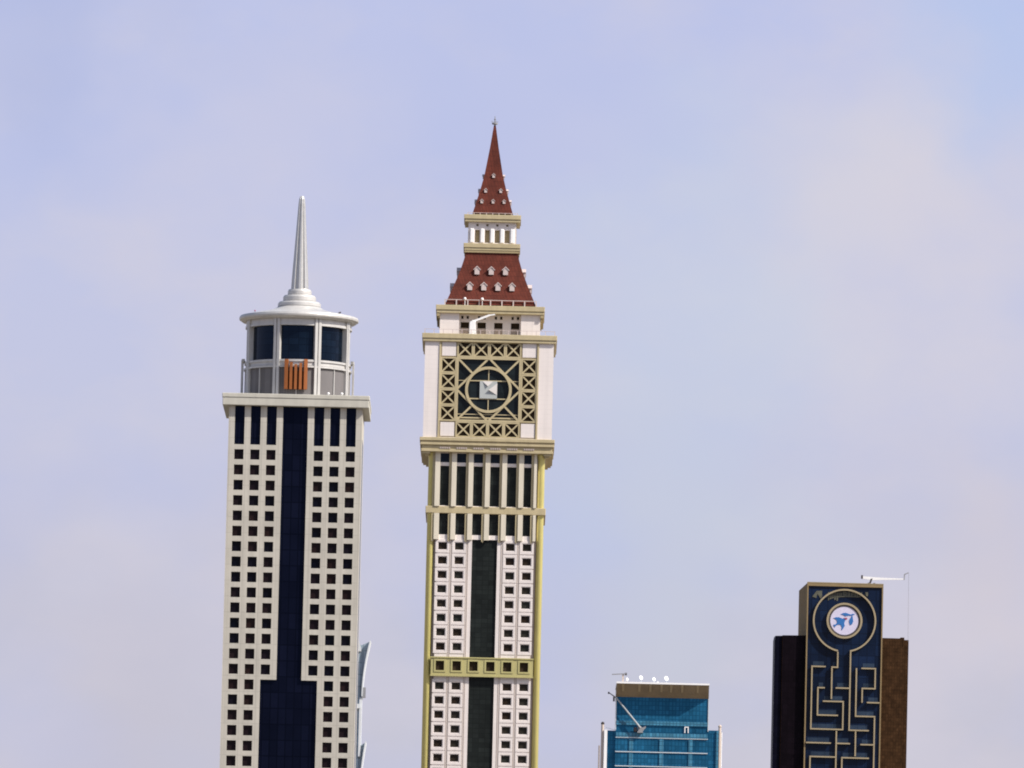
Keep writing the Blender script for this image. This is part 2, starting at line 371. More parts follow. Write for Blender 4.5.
for i, a in enumerate(A8):
    a0, a1 = a + R(3.5), a + R(41.5); mid = (a0+a1)/2
    pn = MB(); pn.arc_band(cx, cy, Rd-.45, Rd+.12, zb, zmb-.15, a0, mid-R(.5), 8); pn.arc_band(cx, cy, Rd-.45, Rd+.12, zb, zmb-.15, mid+R(.5), a1, 8)
    pn.build('louvre_panel', MT['drum_panel'], T)
    MB().arc_band(cx, cy, Rd-.4, Rd+.4, zb, zmb-.12, mid-R(.45), mid+R(.45), 2).build('mullion', MT['pier'], T)
for s_ in (-1, 1):
    for a in (84, 97):
        MB().arc_band(cx, cy, 55.3*k, 57.2*k, zb, z(367, 67), s_*R(a)-R(1.1), s_*R(a)+R(1.1), 2).build('outer_fin', MT['pier'], T)
    MB().arc_band(cx, cy, 54*k, 56.8*k, z(369, 67), z(367, 67)+.2, min(s_*R(80), s_*R(101)), max(s_*R(80), s_*R(101)), 6).build('outer_rail', MT['pier'], T)
rf = MB().lathe([(Rd-.3, zr0-.02), (57*k, zr0), (59.9*k, zr0+.5), (60.2*k, zr0+.9), (60.2*k, zr1-.5), (59.3*k, zr1), (45*k, dz(319.6)), (33*k, dz(317.2)), (27.2*k, dz(315.6)), (24*k, dz(314.2)), (22*k, dz(312.8))], cx, cy, 96)
rfo = rf.build('roof', MT['pier'], T, smooth=False)
for r_, b0, b1 in ((21.7, 313.2, 307.5), (16.6, 307.5, 301), (12, 301, 295)):
    MB().lathe([(r_*k*.93, dz(b0)), (r_*k, dz(b0)+.25), (r_*k, dz(b1)-.45), (r_*k*.93, dz(b1))], cx, cy, 64).build('tier', MT['pier'], rfo)
sp = MB().lathe([(8.3*k, dz(295.05)), (7.9*k, dz(285)), (5.3*k, dz(243)), (3.3*k, dz(209)), (2.7*k, dz(204)), (1.7*k, dz(201.2))], cx, cy, 48, rf=lambda j: (1.06 if j % 6 in (0, 1, 5) else .82))
sp.build('spike', MT['spike'], T)
# orange bars hung across the front bay of the drum
for i, (X, yt) in enumerate(((439, 396), (464, 412), (489, 424), (514, 416), (541, 394))):
    ang = math.asin((210 + X/5.689 - 296.6) / 52.6)
    w_ = R(1.75) if i in (0, 4) else R(1.35)
    b0 = 290 + yt/5.689 + 5; b1 = 290 + 566/5.689 + 5
    MB().arc_band(cx, cy, Rd+.75, Rd+1.5, z(b1, 13), z(b0, 13), ang-w_, ang+w_, 4).build('orange_fin', MT['orange'], T)

MB().arc_band(cx, cy, Rd+.5, Rd+.72, z(394.5, 13), z(376, 13), R(-11.5), R(11), 6).build('rust_backing', MT['rust'], T)

# ================================================================== clock tower
S = Site(2500, -23.4); k = S.k; z = S.z
T = thing('clock_tower', 'tall pale clock tower with gold corner columns and red brown spire', 'tower', (S.X, S.Y, 0))
AX = 58.0 * k                           # depth of the axis behind the shaft face
def sq(mb, hw, z0, z1): return mb.box(-hw*k, hw*k, AX-hw*k, AX+hw*k, z0, z1)
zE = z(453.5)
slot_c = [-41.9, -25.2, -8.4, 8.4, 25.2, 41.9]; sw = 4.7
win_c = [-42.1, -25.5, 25.4, 42.1]
holes = []; tallw = []; wins = []
for a in slot_c:
    tallw.append((a, z(507), zE - .3)); tallw.append((a, z(536), z(514.6)))
for a, z0, z1 in tallw: holes.append(((a-sw)*k, (a+sw)*k, z0, z1))
strips = [(z(658.5), z(540.5)), (20., z(677.4))]
for z0, z1 in strips: holes.append((-12.7*k, 12.5*k, z0, z1))
rows = [547.4 + 14.37*i for i in range(8)] + [687.3 + 14.4*i for i in range(60)]
rows = [b for b in rows if z(b) > 25]
for b in rows:
    for a in win_c:
        zc_ = z(b); wins.append((a, zc_)); holes.append(((a-4.2)*k, (a+4.2)*k, zc_-3.5*k, zc_+3.5*k))
RV = 1.6*k
w_wall = w = MB().wall(-47.8*k, 47.8*k, 0, zE, 0, holes, RV + .03)
w.box(-47.8*k, 47.8*k, 0, .01, 0, zE, skip='fk')
MB().box(-51*k, 51*k, 2.6*k, 2*AX-2.6*k, 0, zE).build('core', MT['groove'], T)
# storey panels round each window
pl = w_wall
for b in rows:
    if z(b) < 120: continue
    for a in win_c:
        zc_ = z(b); h = 6.7*k; t = -.45*k
        x0, x1, hx0, hx1 = (a-7.0)*k, (a+7.0)*k, (a-4.9)*k, (a+4.9)*k
        pl.box(x0, x1, t, -.003, zc_+4.2*k, zc_+h); pl.box(x0, x1, t, -.003, zc_-h, zc_-4.2*k)
        pl.box(x0, hx0, t, -.003, zc_-4.2*k, zc_+4.2*k); pl.box(hx1, x1, t, -.003, zc_-4.2*k, zc_+4.2*k)
w_wall.build('wall', MT['white'], T)
gv = MB()
for a in (-33.8, 33.8, -17.4, 17.4):
    for q in (-.75, .75):
        for z0, z1 in ((z(658.4), z(541)), (100., z(677.5))): gv.box((a+q-.28)*k, (a+q+.28)*k, -.25*k, -.004, z0, z1)
gv.build('joint_strips', MT['groove'], T)
for i, (a, zc_) in enumerate(wins):
    if i < 96: MB().box((a-4.3)*k, (a+4.3)*k, RV, RV+.2, zc_-3.6*k, zc_+3.6*k).build('window', MT['brown_win'], T)
rest = MB()
for a, zc_ in wins[96:]: rest.box((a-4.3)*k, (a+4.3)*k, RV, RV+.2, zc_-3.6*k, zc_+3.6*k)
o = rest.build('lower_windows', MT['brown_win'], T); o['kind'] = 'stuff'
for z0, z1 in strips:
    MB().box(-12.8*k, 12.6*k, RV, RV+.25, z0-.05, z1+.05).build('glass_strip', MT['green_glass'], T)
for i, (a, z0, z1) in enumerate(tallw):
    MB().box((a-sw-.1)*k, (a+sw+.1)*k, RV, RV+.2, z0-.05, z1).build('tall_window', MT['green_glass'], T)
    if i % 2 == 0:
        MB().box((a-sw)*k, (a+sw)*k, -.3*k, RV-.02, z(467.3), z(463.8)).build('transom', MT['white'], T)
        MB().box((a-sw)*k, (a+sw)*k, RV-.15, RV-.01, z(463.8), zE).build('top_light', MT['blue_slot'], T)
# pilasters between the slots; khaki strip painting shade left of each, with pointed foot
for a in (-50.1, -33.6, -16.8, 0, 16.8, 33.6, 50.1):
    yb = 2.5*k if abs(a) > 40 else -.005
    x0, x1 = ((a-1.1)*k, (a+3.8)*k) if abs(a) < 40 else (((a-1.2)*k, (a+3.9)*k) if a < 0 else ((a-2.6)*k, (a+.2)*k))
    f0 = x0 - 2.6*k
    pm = MB().box(x0, x1, -3.0*k, yb, z(507.6, -3), zE-.1)
    pm.box(x0, x1, -2.4*k, yb, z(541), z(514.6, -2.6))
    po = pm.build('pilaster', MT['cream'], T)
    fl = MB().box(f0, x0-.02, -1.5*k, yb, z(507.6, -1), zE-.1); fl.box(f0, x0-.02, -1.5*k, yb, z(540), z(514.6, -1))
    fl.prism([(f0, z(540)), (x0-.02, z(540)), (x0-.02, z(542)), ((f0+x0)/2, z(543.4)), (f0, z(542))], -1.5*k, -.006)
    fl.build('pilaster_shade_foot', MT['khaki'], po)
# corner columns
for sx in (-1, 1):
    for yy in (3.5*k, 2*AX-3.5*k):
        c_ = MB().lathe([(3.5*k, 0), (3.5*k, z(460)), (4.6*k, z(456)), (5.6*k, zE)], sx*54.7*k, yy, 28).build('corner_column', MT['gold'], T, smooth=True)
        MB().box(sx*50.6*k, sx*58.0*k, yy+(.3*k if yy < AX else -3.4*k), yy+(3.4*k if yy < AX else -.3*k), 0, zE-.2).build('column_back', MT['khaki'], c_)
# belts
bl = MB(); sq(bl, 60, z(514.6, -2), z(507.6, -2)); bl.build('belt_course', MT['khaki'], T, bevel=.1)
bh = [((a-4.2)*k, (a+4.2)*k, z(671.8, -2), z(662.4, -2)) for a in slot_c]
bz0, bz1 = z(677.4, -2), z(658.5, -2)
b2 = MB().wall(-51*k, 51*k, bz0, bz1, -2.6*k, bh, 2.5*k); b2.box(-51*k, 51*k, -2.6*k, -.01, bz0, bz1, skip='fk')
b2o = b2.build('gold_belt', MT['gold_belt'], T)
fr = MB()
for h in bh:
    x0, x1, z0, z1 = h; e_ = 1.7*k
    fr.box(x0-e_, x1+e_, -3.1*k, -2.61*k, z1, z1+e_); fr.box(x0-e_, x1+e_, -3.1*k, -2.61*k, z0-e_, z0)
    fr.box(x0-e_, x0, -3.1*k, -2.61*k, z0, z1); fr.box(x1, x1+e_, -3.1*k, -2.61*k, z0, z1)
    MB().box(x0-.05, x1+.05, -.5*k, -.05, z0-.05, z1+.05).build('belt_window', MT['lattice_back'], b2o)
fr.build('window_frames', MT['gold_belt'], b2o)
bb = MB(); bb.box(-51.6*k, 51.6*k, -3.4*k, -2.62*k, bz1-.9*k, bz1+.3*k); bb.box(-51.6*k, 51.6*k, -3.4*k, -2.62*k, bz0-.3*k, bz0+.9*k)
bb.build('belt_moulding', MT['gold_belt'], b2o)
# big cornice under the clock stage
cE = MB()
sq(cE, 67.4, z(442.2, -9), z(438.8, -9)); sq(cE, 66.2, z(444.2, -8), z(442.2, -9)); sq(cE, 66.9, z(446.4, -9), z(444.2, -8)); sq(cE, 65.0, z(450.4, -7), z(446.4, -9)); sq(cE, 65.9, z(453.3, -7), z(450.4, -7))
cE.build('cornice', MT['khaki'], T, bevel=.08)
for sx in (-1, 1):
    cb_ = MB().box(sx*56.5*k, sx*64.5*k, -6.5*k, 2*AX+6.5*k, z(456.0), z(453.4, -7)); cb_.box(sx*57.5*k, sx*61.5*k, -4*k, 2*AX+3*k, z(458), z(456.0))
    cb_.build('cornice_bracket', MT['khaki'], T)
dn = MB()
for i in range(6):
    for j in range(5): dn.box((slot_c[i]-5+j*2.2)*k, (slot_c[i]-5+j*2.2+1.2)*k, -8.4*k, -7.02*k, z(450.2, -7), z(448.6, -7))
dn.build('dentils', MT['dormer'], T)
# clock stage
zc0, zc1 = z(438.8, -7) - .1, z(343.5, -7)
st = MB(); CH = 64.4
yF = AX - CH*k
ph = 48.3; pz0, pz1 = z(437.6, -6), z(343.6, -6)
pitch = 2*ph/6
zmid = z(390.4, -6)
def cell(i, j): return ((-ph + i*pitch)*k, (-ph + (i+1)*pitch)*k, zmid + (3-j)*pitch*k - pitch*k, zmid + (3-j)*pitch*k)
st.wall(-CH*k, CH*k, zc0, zc1+.2, yF, [(-ph*k, ph*k, zmid-3*pitch*k, zmid+3*pitch*k)], 3*k)
st.box(-CH*k, CH*k, yF, 2*AX-yF, zc0, zc1+.2, skip='f')
st.build('clock_stage_wall', MT['white'], T)
sl = MB()                   # thin lines edging the panelled field
for sx in (-1, 1): sl.box(sx*(ph-.2)*k, sx*(ph+1.5)*k, yF-.7*k, yF-.01, zmid-3*pitch*k-.8, zmid+3*pitch*k+.8)
sl.box(-(ph-.25)*k, (ph-.25)*k, yF-.7*k, yF-.01, zmid+3*pitch*k, zmid+3*pitch*k+1.2*k)
sl.build('field_edging', MT['khaki_face'] if 'khaki_face' in MT else MT['khaki'], T)
for i in range(6):
    for j in range(6):
        edge = i in (0, 5) or j in (0, 5)
        if not edge: continue
        x0, x1, z0, z1 = cell(i, j)
        if i in (0, 5) and j in (0, 5):
            e_ = 1.1*k; pm = MB().box(x0+e_, x1-e_, yF+.2*k, yF+3*k, z0+e_, z1-e_)
            po = pm.build('corner_panel', MT['white'], T)
            fm = MB(); fm.box(x0, x1, yF+1.0*k, yF+2.9*k, z1-e_, z1); fm.box(x0, x1, yF+1.0*k, yF+2.9*k, z0, z0+e_); fm.box(x0, x0+e_, yF+1.0*k, yF+2.9*k, z0+e_, z1-e_); fm.box(x1-e_, x1, yF+1.0*k, yF+2.9*k, z0+e_, z1-e_)
            fm.build('panel_frame', MT['khaki'], po); continue
        lm = MB(); e_ = 1.55*k; y0, y1 = yF-.15*k, yF+1.6*k
        g_ = .02
        lm.box(x0+g_, x1-g_, y0, y1, z1-e_, z1-g_); lm.box(x0+g_, x1-g_, y0, y1, z0+g_, z0+e_); lm.box(x0+g_, x0+e_, y0, y1, z0+e_, z1-e_); lm.box(x1-e_, x1-g_, y0, y1, z0+e_, z1-e_)
        a_, b_, c_, d_ = x0+e_*.9, x1-e_*.9, z0+e_*.9, z1-e_*.9
        lm.bar((a_, c_), (b_, d_), 1.5*k, y0+.25*k, y1-.3*k); lm.bar((a_, d_), (b_, c_), 1.5*k, y0+.33*k, y1-.2*k)
        i_ = e_ + .9*k
        lo_ = lm.build('lattice_panel', MT['khaki'], T)
        MB().box(x0+g_, x1-g_, y1+.3*k, y1+.5*k, z0+g_, z1-g_).build('lattice_back', MT['lattice_back'], lo_)
# clock face: glass, star frame, ring, pyramid
h2 = 2*pitch*k; yg = yF + 2.0*k
face = MB().box(-h2, h2, yg, yg+.4, zmid-h2, zmid+h2).build('clock_face', MT['face_glass'], T)
sf = MB(); y0, y1 = yF-.2*k, yF+1.2*k; e_ = 1.9*k
sf.box(-h2, h2, y0, y1, zmid+h2-e_, zmid+h2-.01); sf.box(-h2, h2, y0, y1, zmid-h2+.01, zmid-h2+e_); sf.box(-h2+.01, -h2+e_, y0, y1, zmid-h2+e_, zmid+h2-e_); sf.box(h2-e_, h2-.01, y0, y1, zmid-h2+e_, zmid+h2-e_)
dd = h2 - .4*k
P4 = [(0, zmid+dd), (dd, zmid), (0, zmid-dd), (-dd, zmid)]
for i in range(4): sf.bar(P4[i], P4[(i+1) % 4], 2.0*k, y0+.1*k+i*.02, y1-.1*k)
for sx in (-1, 1):
    for sz in (-1, 1):
        c0 = h2-e_*.7; c1 = h2*.50
        sf.bar((sx*c0, zmid+sz*c0), (sx*c1, zmid+sz*c1), 1.9*k, y0+.2*k, y1-.2*k)
sf.build('star_frame', MT['khaki'], face)
MB().ring(0, zmid, 20.6*k, 23.3*k, y0-.35*k, y1+.1*k, n=72).build('dial_ring', MT['khaki'], face)
ml = MB(); q = 9.0*k; rr = 20.5*k; xq = math.sqrt(rr*rr - q*q)
for sz in (-1, 1):
    ml.box(-xq, xq, yg-.9*k, yg-.01, zmid+sz*q-.55*k, zmid+sz*q+.55*k)
    ml.box(-.45*k, .45*k, yg-.8*k, yg-.01, zmid+sz*(q+.56*k), zmid+sz*rr)
for sx in (-1, 1): ml.box(sx*23.4*k, sx*(h2/k-2.0)*k, yg-.8*k, yg-.01, zmid+q-.3*k, zmid+q+.3*k)
ml.box(-h2+e_, h2-e_, yg-.9*k, yg-.02, zmid-h2+7.0*k, zmid-h2+7.8*k); ml.box(-h2+e_, h2-e_, yg-.9*k, yg-.02, zmid-h2+3.2*k, zmid-h2+4.6*k)
ml.build('glazing_bar', MT['khaki'], face)
bz = yg-1.6*k; q_ = 8.7*k          # square boss with two raised triangular facets, coloured paler to paint their sunlight
bo = MB().box(-q_, q_, bz, yg-.05, zmid-q_, zmid+q_).build('boss', MT['boss'], face)
fa = MB()
def facet(e1, e2, a, h):
    P = [(e1[0]*k, bz-.003, zmid+e1[1]*k), (e2[0]*k, bz-.003, zmid+e2[1]*k), (a[0]*k, bz-.003, zmid+a[1]*k), (a[0]*k, bz-h*k, zmid+a[1]*k)]
    i = len(fa.v); fa.v += P; fa.f += [(i, i+1, i+3), (i+1, i+2, i+3), (i+2, i, i+3)]
facet((4.6, 8.6), (-6.2, 8.6), (-.6, 3.4), 1.5); facet((8.6, -5.2), (8.6, 6.6), (.2, -.2), 2.0)
fa.build('boss_facets', MT['boss_facet'], face)
# cornice above the clock
def cornice(hw, b0, b1, lip, name='cornice'):
    m_ = MB(); d_ = 58 - hw
    bm_ = b0 + (b1-b0)*.62
    sq(m_, hw, z(bm_, d_), z(b0, d_)); sq(m_, hw-lip, z(b1, d_), z(bm_, d_))
    return m_.build(name, MT['khaki'], T, bevel=.08)
cornice(67.5, 334.8, 342.8, .8)
# railing on it
def railing(hw, b0, b1, n, m, name='railing', rw=.45):
    d_ = 58-hw; z0, z1 = z(b0, d_), z(b1, d_); m_ = MB(); h_ = hw*k
    for yy in (AX-h_, AX+h_):
        m_.box(-h_, h_, yy-rw*k, yy+rw*k, z1-1.1*rw*k, z1)
        for i in range(n+1):
            x = -h_+2*h_*i/n; m_.box(x-rw*k, x+rw*k, yy-rw*k*.9, yy+rw*k*.9, z0, z1-1.1*rw*k)
    for xx in (-h_, h_):
        m_.box(xx-rw*k*.98, xx+rw*k*.98, AX-h_+rw*k, AX+h_-rw*k, z1-1.1*rw*k-.01, z1-.01)
        for i in range(1, n):
            y = AX-h_+2*h_*i/n; m_.box(xx-rw*k*.9, xx+rw*k*.9, y-rw*k, y+rw*k, z0, z1-1.1*rw*k)
    return m_.build(name, m, T)
railing(65, 335.2, 330.6, 14, MT['dormer'], rw=.32)
# storey with arched openings, corner blocks proud of a recessed middle
zs0, zs1 = z(335, 8) - 1.0, z(314.9, 8)
US = MB(); hw_ = 50.3; fy = AX-hw_*k
ARCH = (-25.2, -8.4, 8.4, 25.2)
US.box(-hw_*k, -31*k, fy, fy+30*k, zs0, zs1+.1); US.box(31*k, hw_*k, fy, fy+30*k, zs0, zs1+.1)
US.box(-hw_*k, hw_*k, fy+30*k, 2*AX-fy, zs0, zs1+.1)
ah = []
for a in ARCH:
    ah.append(((a-4.2)*k, (a+4.2)*k, zs0, z(322.8, 12)))
    for q in (-2.7, 2.7): ah.append(((a+q-1.1)*k, (a+q+1.1)*k, z(319.6, 12), z(316.4, 12)))
US.wall(-31*k, 31*k, zs0, zs1+.1, fy+8*k, ah, 3*k)
US.build('upper_storey', MT['white'], T)
uw = MB().box(-30.9*k, 30.9*k, fy+10.9*k, fy+11.4*k, zs0, zs1); uw.build('arch_backing', MT['lattice_back'], T)
for a in ARCH: MB().box((a-4.1)*k, (a+4.1)*k, fy+9.0*k, fy+9.3*k, zs0, z(328.6, 12)).build('arch_panel', MT['groove'], T)
cornice(54.5, 306.2, 314.2, .8)
for sx in (-1, 1):
    um = MB().box(sx*50.4*k, sx*53.6*k, AX-53.4*k, AX+53.4*k, z(317.6, 5), z(314.95, 5)); um.box(sx*50.4*k, sx*52.0*k, AX-51.8*k, AX+51.8*k, z(319, 5), z(317.6, 5))
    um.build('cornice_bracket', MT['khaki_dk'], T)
railing(45.6, 307.6, 300.6, 8, MT['dormer'], 'balustrade', rw=.55)
# roofs
def roof(name, prof, mt):
    m_ = MB(); ring = []
    for hw, b in prof:
        zz = z(b, 58-hw); h_ = hw*k; i = len(m_.v)
        m_.v += [(-h_, AX-h_, zz), (h_, AX-h_, zz), (h_, AX+h_, zz), (-h_, AX+h_, zz)]; ring.append(i)
    for a, b in zip(ring, ring[1:]):
        for j in range(4): m_.f.append((a+j, a+(j+1) % 4, b+(j+1) % 4, b+j))
    m_.f.append(tuple(ring[-1]+j for j in range(4))); m_.f.append(tuple(ring[0]+3-j for j in range(4)))
    return m_.build(name, mt, T)
def prof_hw(prof, b):
    for (h0, b0), (h1, b1) in zip(prof, prof[1:]):
        if b1 <= b <= b0: return h0 + (h1-h0)*(b0-b)/(b0-b1)
def dormers(parent, prof, spec, w_, h_, dp):
    for a, b in spec:
        hw = prof_hw(prof, b); zc_ = z(b, 58-hw)
        for face_ in (0, 1, 3):
            m_ = MB(); W, H = w_*k/2, h_*k/2; yf = -hw*k - dp*k
            pts = [(a*k-W*.72, zc_-H), (a*k+W*.72, zc_-H), (a*k+W*.72, zc_+H*.1), (a*k, zc_+H*.75), (a*k-W*.72, zc_+H*.1)]
            m_.prism(pts, yf, -hw*k+5*k)
            t = .22*H
            m_.prism([(a*k-W, zc_+H*.02), (a*k, zc_+H*.80), (a*k, zc_+H*1.05), (a*k-W*1.08, zc_+H*.2)], yf-.5*k, -hw*k+6*k)
            m_.prism([(a*k+W, zc_+H*.02), (a*k+W*1.08, zc_+H*.2), (a*k+.002, zc_+H*1.05), (a*k+.002, zc_+H*.80)], yf-.5*k, -hw*k+6*k)
            ca, sa = math.cos(face_*math.pi/2), math.sin(face_*math.pi/2)
            m_.v = [(x*ca-y*sa, x*sa+y*ca+AX, zz) for x, y, zz in m_.v]
            m_.build('dormer', MT['dormer'], parent)
lp = [(45.5, 305.6), (37.6, 287.6), (31.0, 271.2), (26.2, 255.4), (25.6, 250)]
lr = roof('lower_roof', lp, MT['roof'])
dormers(lr, lp, [(-14.3, 271.4), (0, 271.4), (14.3, 271.4), (-21.2, 287.2), (-7.1, 287.2), (7.1, 287.2), (21.2, 287.2)], 6.8, 8.4, 3.3)
bo_ = cornice(28.5, 244, 251, .7, 'balcony')
um = MB(); sq(um, 27.4, z(253.4, 31), z(250.9, 30.2)); um.build('balcony_shade_base', MT['khaki_dk'], bo_)  # bottom moulding, its dark colour painting the deep shadow under the balcony
bv = MB(); zb0, zb1 = z(244, 34)-.3, z(222, 34)+.1; fy = AX-24*k
OP = (-15, -5, 5, 15)
bh_ = []
for a in OP:
    bh_.append(((a-2.4)*k, (a+2.4)*k, z(243.4, 34), z(230.6, 34))); bh_.append(((a-1.1)*k, (a+1.1)*k, z(227, 34), z(224.7, 34)))
bv.wall(-24*k, 24*k, zb0, zb1, fy, bh_, 3*k); bv.box(-24*k, 24*k, fy, 2*AX-fy, zb0, zb1, skip='f')
bvo = bv.build('belvedere', MT['white'], T)
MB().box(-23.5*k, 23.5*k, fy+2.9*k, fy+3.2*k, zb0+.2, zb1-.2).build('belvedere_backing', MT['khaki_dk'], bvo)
for a in (-20.3, -10, 0, 10, 20.3):
    MB().box((a-1.9)*k, (a+1.9)*k, fy-1.3*k, fy-.01, z(243.6, 34), z(229.4, 34)).build('column', MT['white_paint'], bvo, bevel=.15)
for sx in (-1, 1):
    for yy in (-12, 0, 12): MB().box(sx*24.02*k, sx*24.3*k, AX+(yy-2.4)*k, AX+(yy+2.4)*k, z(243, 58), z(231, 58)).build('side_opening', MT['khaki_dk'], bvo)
cornice(28.6, 215.2, 222.4, .8)
railing(25, 215.6, 213.4, 8, MT['dormer'], rw=.35)
upf = [(20.2, 214), (16.7, 202.4), (13.2, 191), (9.2, 175.4), (4.4, 148.4), (1.0, 126)]
ur = roof('spire', upf, MT['roof'])
dormers(ur, upf, [(.1, 176.2), (-7.6, 191.2), (7.6, 191.2), (-11.2, 202), (.1, 202), (11.2, 202)], 3.7, 4.4, 1.6)
fn = MB(); zz = lambda b: z(b, 58)
fn.lathe([(.9*k, zz(127)), (.6*k, zz(121)), (.3*k, zz(116.6))], 0, AX, 10)
fn.lathe([(.8*k, zz(125.4)), (2.9*k, zz(124.8)), (2.9*k, zz(123.6)), (.8*k, zz(123.0))], 0, AX, 16)
fn.lathe([(.3*k, zz(120.8)), (1.2*k, zz(119.9)), (.3*k, zz(119))], 0, AX, 12)
for t in range(4):
    a = t*math.pi/2+.4; fn.tube((2.6*k*math.cos(a), AX+2.6*k*math.sin(a), zz(124)), (3.2*k*math.cos(a), AX+3.2*k*math.sin(a), zz(121.6)), .3*k, n=6)
fn.build('finial', MT['steel'], T)
CLOCK = (S, AX)
# floodlights standing at the foot of the lower roof
for i, (X, lab) in enumerate(((348, 'left white floodlight at the foot of the red brown roof'), (441, 'right white floodlight at the foot of the red brown roof'))):
    a = X/5.368 - 90.5; yf = AX - 47.6*k; zf = z(307, 58-47.6)
    t = thing('floodlight', lab, 'floodlight', (S.X + a*k, S.Y + yf, zf), group='floodlights on the clock tower roof')
    MB().tube((0, 0, 0), (0, 0, 5.6*k), .3*k).build('post', MT['white_paint'], t)
    hd = MB(); hd.lathe([(.7*k, -1.2*k), (1.4*k, -.6*k), (1.4*k, .9*k), (.9*k, 1.5*k)], 0, 0, 14)
    ho = hd.build('lamp_head', MT['white_paint'], t, smooth=True); ho.location = (0, 0, 7*k); ho.rotation_euler = (.5, -.4, 0)
# roof crane on the terrace above the clock
px = lambda X, Y: (X/5.368 - 90.1, 220 + Y/5.368 + .5)
a0, b0 = px(392, 560); yf = -2.5*k
t = thing('roof_crane', 'white jib crane on the terrace above the clock face', 'crane', (S.X + a0*k, S.Y + yf, z(335.2, -6)))
zt = z(335.2, -6); lz = lambda b: z(b, -3) - zt
bm_ = MB(); bm_.box(-4*k, 4*k, -1.8*k, 2.5*k, 0, .8*k); bm_.prism([(-3.6*k, .8*k), (3.2*k, .8*k), (2.6*k, lz(322)), (-.6*k, lz(321)), (-3.4*k, lz(324))], -1.5*k, 2*k)
bm_.build('machine_housing', MT['white_paint'], t, bevel=.1)
a1, b1 = px(478, 512); a2, b2_ = px(507, 507)
jm = MB(); jm.bar((-2.6*k, lz(323.5)), ((a1-a0)*k, lz(b1)), 1.9*k, -.8*k, .9*k, .3*k)
jm.build('jib', MT['white_paint'], t); MB().bar(((a1-a0)*k, lz(b1)+.1*k), ((a2-a0)*k, lz(b2_)), 1.3*k, -.6*k, .7*k, .4*k).build('jib_tip', MT['white_paint'], t)
# small unlit white dishes on the office tower ledge; beacon, camera on disc roof
So = Site(2400, -215.5); ko = So.k
for X, Y, lab in ((674, 590, 'left of two small white dishes on the office tower cornice'), (751, 594, 'right of two small white dishes on the office tower cornice')):
    px_ = 210 + X/5.689; a = px_ - 512 + .2 + 215.5
    t = thing('ledge_dish', lab, 'cornice dish', (So.X + a*ko, So.Y - 3*ko, So.z(399.3, -6.3)), group='small white dishes on the cornice')
    MB().box(-.9*ko, .9*ko, -.8*ko, .8*ko, 0, .6*ko).build('base', MT['white_paint'], t)
    MB().lathe([(.4*ko, .6*ko), (1.5*ko, 1.3*ko), (1.5*ko, 2.2*ko), (.5*ko, 3.0*ko)], 0, 0, 14).build('dish_head', MT['white_paint'], t, smooth=True)
for a, b, d, lab, m, tilt in ((-44.5, 317.8, 45, 'small red beacon on the left of the round roof', 'red', 0), (40.5, 319.0, 45, 'small dark camera on the right of the round roof', 'dark_steel', 1)):
    zz0 = So.z(321.0, 67) + .3
    t = thing('roof_beacon' if not tilt else 'roof_camera', lab, 'beacon' if not tilt else 'camera', (So.X + a*ko, So.Y + d*ko, zz0 - .4))
    MB().tube((0, 0, 0), (0, 0, 1.9*ko), .3*ko).build('stem', MT['steel'], t)
    if tilt: MB().tube((-1.1*ko, 0, 1.7*ko), (1.4*ko, 0, 2.9*ko), .75*ko).build('camera_body', MT[m], t)
    else: MB().lathe([(.7*ko, 1.9*ko), (.8*ko, 2.6*ko), (.3*ko, 3.1*ko)], 0, 0, 12).build('lens', MT[m], t)

# ================================================================== pale glass building with flared fins, behind the office tower
S = Site(3000, -160.0); k = S.k; z = S.z
T = thing('glass_building', 'pale blue grey glass building with flared fins, half hidden behind the beige tower', 'building', (S.X, S.Y, 0))
xr = lambda u: (u + 160)*k
MB().box(xr(-185), xr(-144.6), 0, 60*k, 0, z(648)).build('body', MT['far_glass'], T)
def fin(b0, b1, u0):
    pts_o = []; n = 10; th = 1.1*k
    for i in range(n+1):
        f = i/n; u = -141.6 + (u0+141.6)*(1-f)**1.9; pts_o.append((xr(u), z(b0+(b1-b0)*f)))
    m1 = MB().prism(pts_o + [(p[0]-th, p[1]) for p in pts_o[::-1]], -4*k, 40*k).build('flared_fin', MT['far_white'], T)
    m2 = MB().prism([(p[0]-th-.02, p[1]-1.*k) for p in pts_o] + [(xr(-144.58), pts_o[-1][1]-1.*k), (xr(-144.58), pts_o[0][1]-5*k)], 2*k, 34*k).build('fin_glazing', MT['far_glass'], m1)
fin(643.8, 700, -134.6); fin(745, 800, -136.8)
MB().prism([(xr(-150), z(642)), (xr(-147.2), z(642.5)), (xr(-144), z(652)), (xr(-144), z(655)), (xr(-150), z(655))], -3*k, -.01).build('parapet', MT['far_white'], T)
MB().box(xr(-142), xr(-138.6), -3*k, 5*k, z(701), z(691)).build('balcony_box', MT['steel'], T)
MB().box(xr(-144.6), xr(-142.2), -2*k, 30*k, z(760), z(701)).build('side_panel', MT['far_white'], T)
MB().box(xr(-150), xr(-143.5), -3*k, -.01, z(712), z(707.5)).build('ledge', MT['far_white'], T)

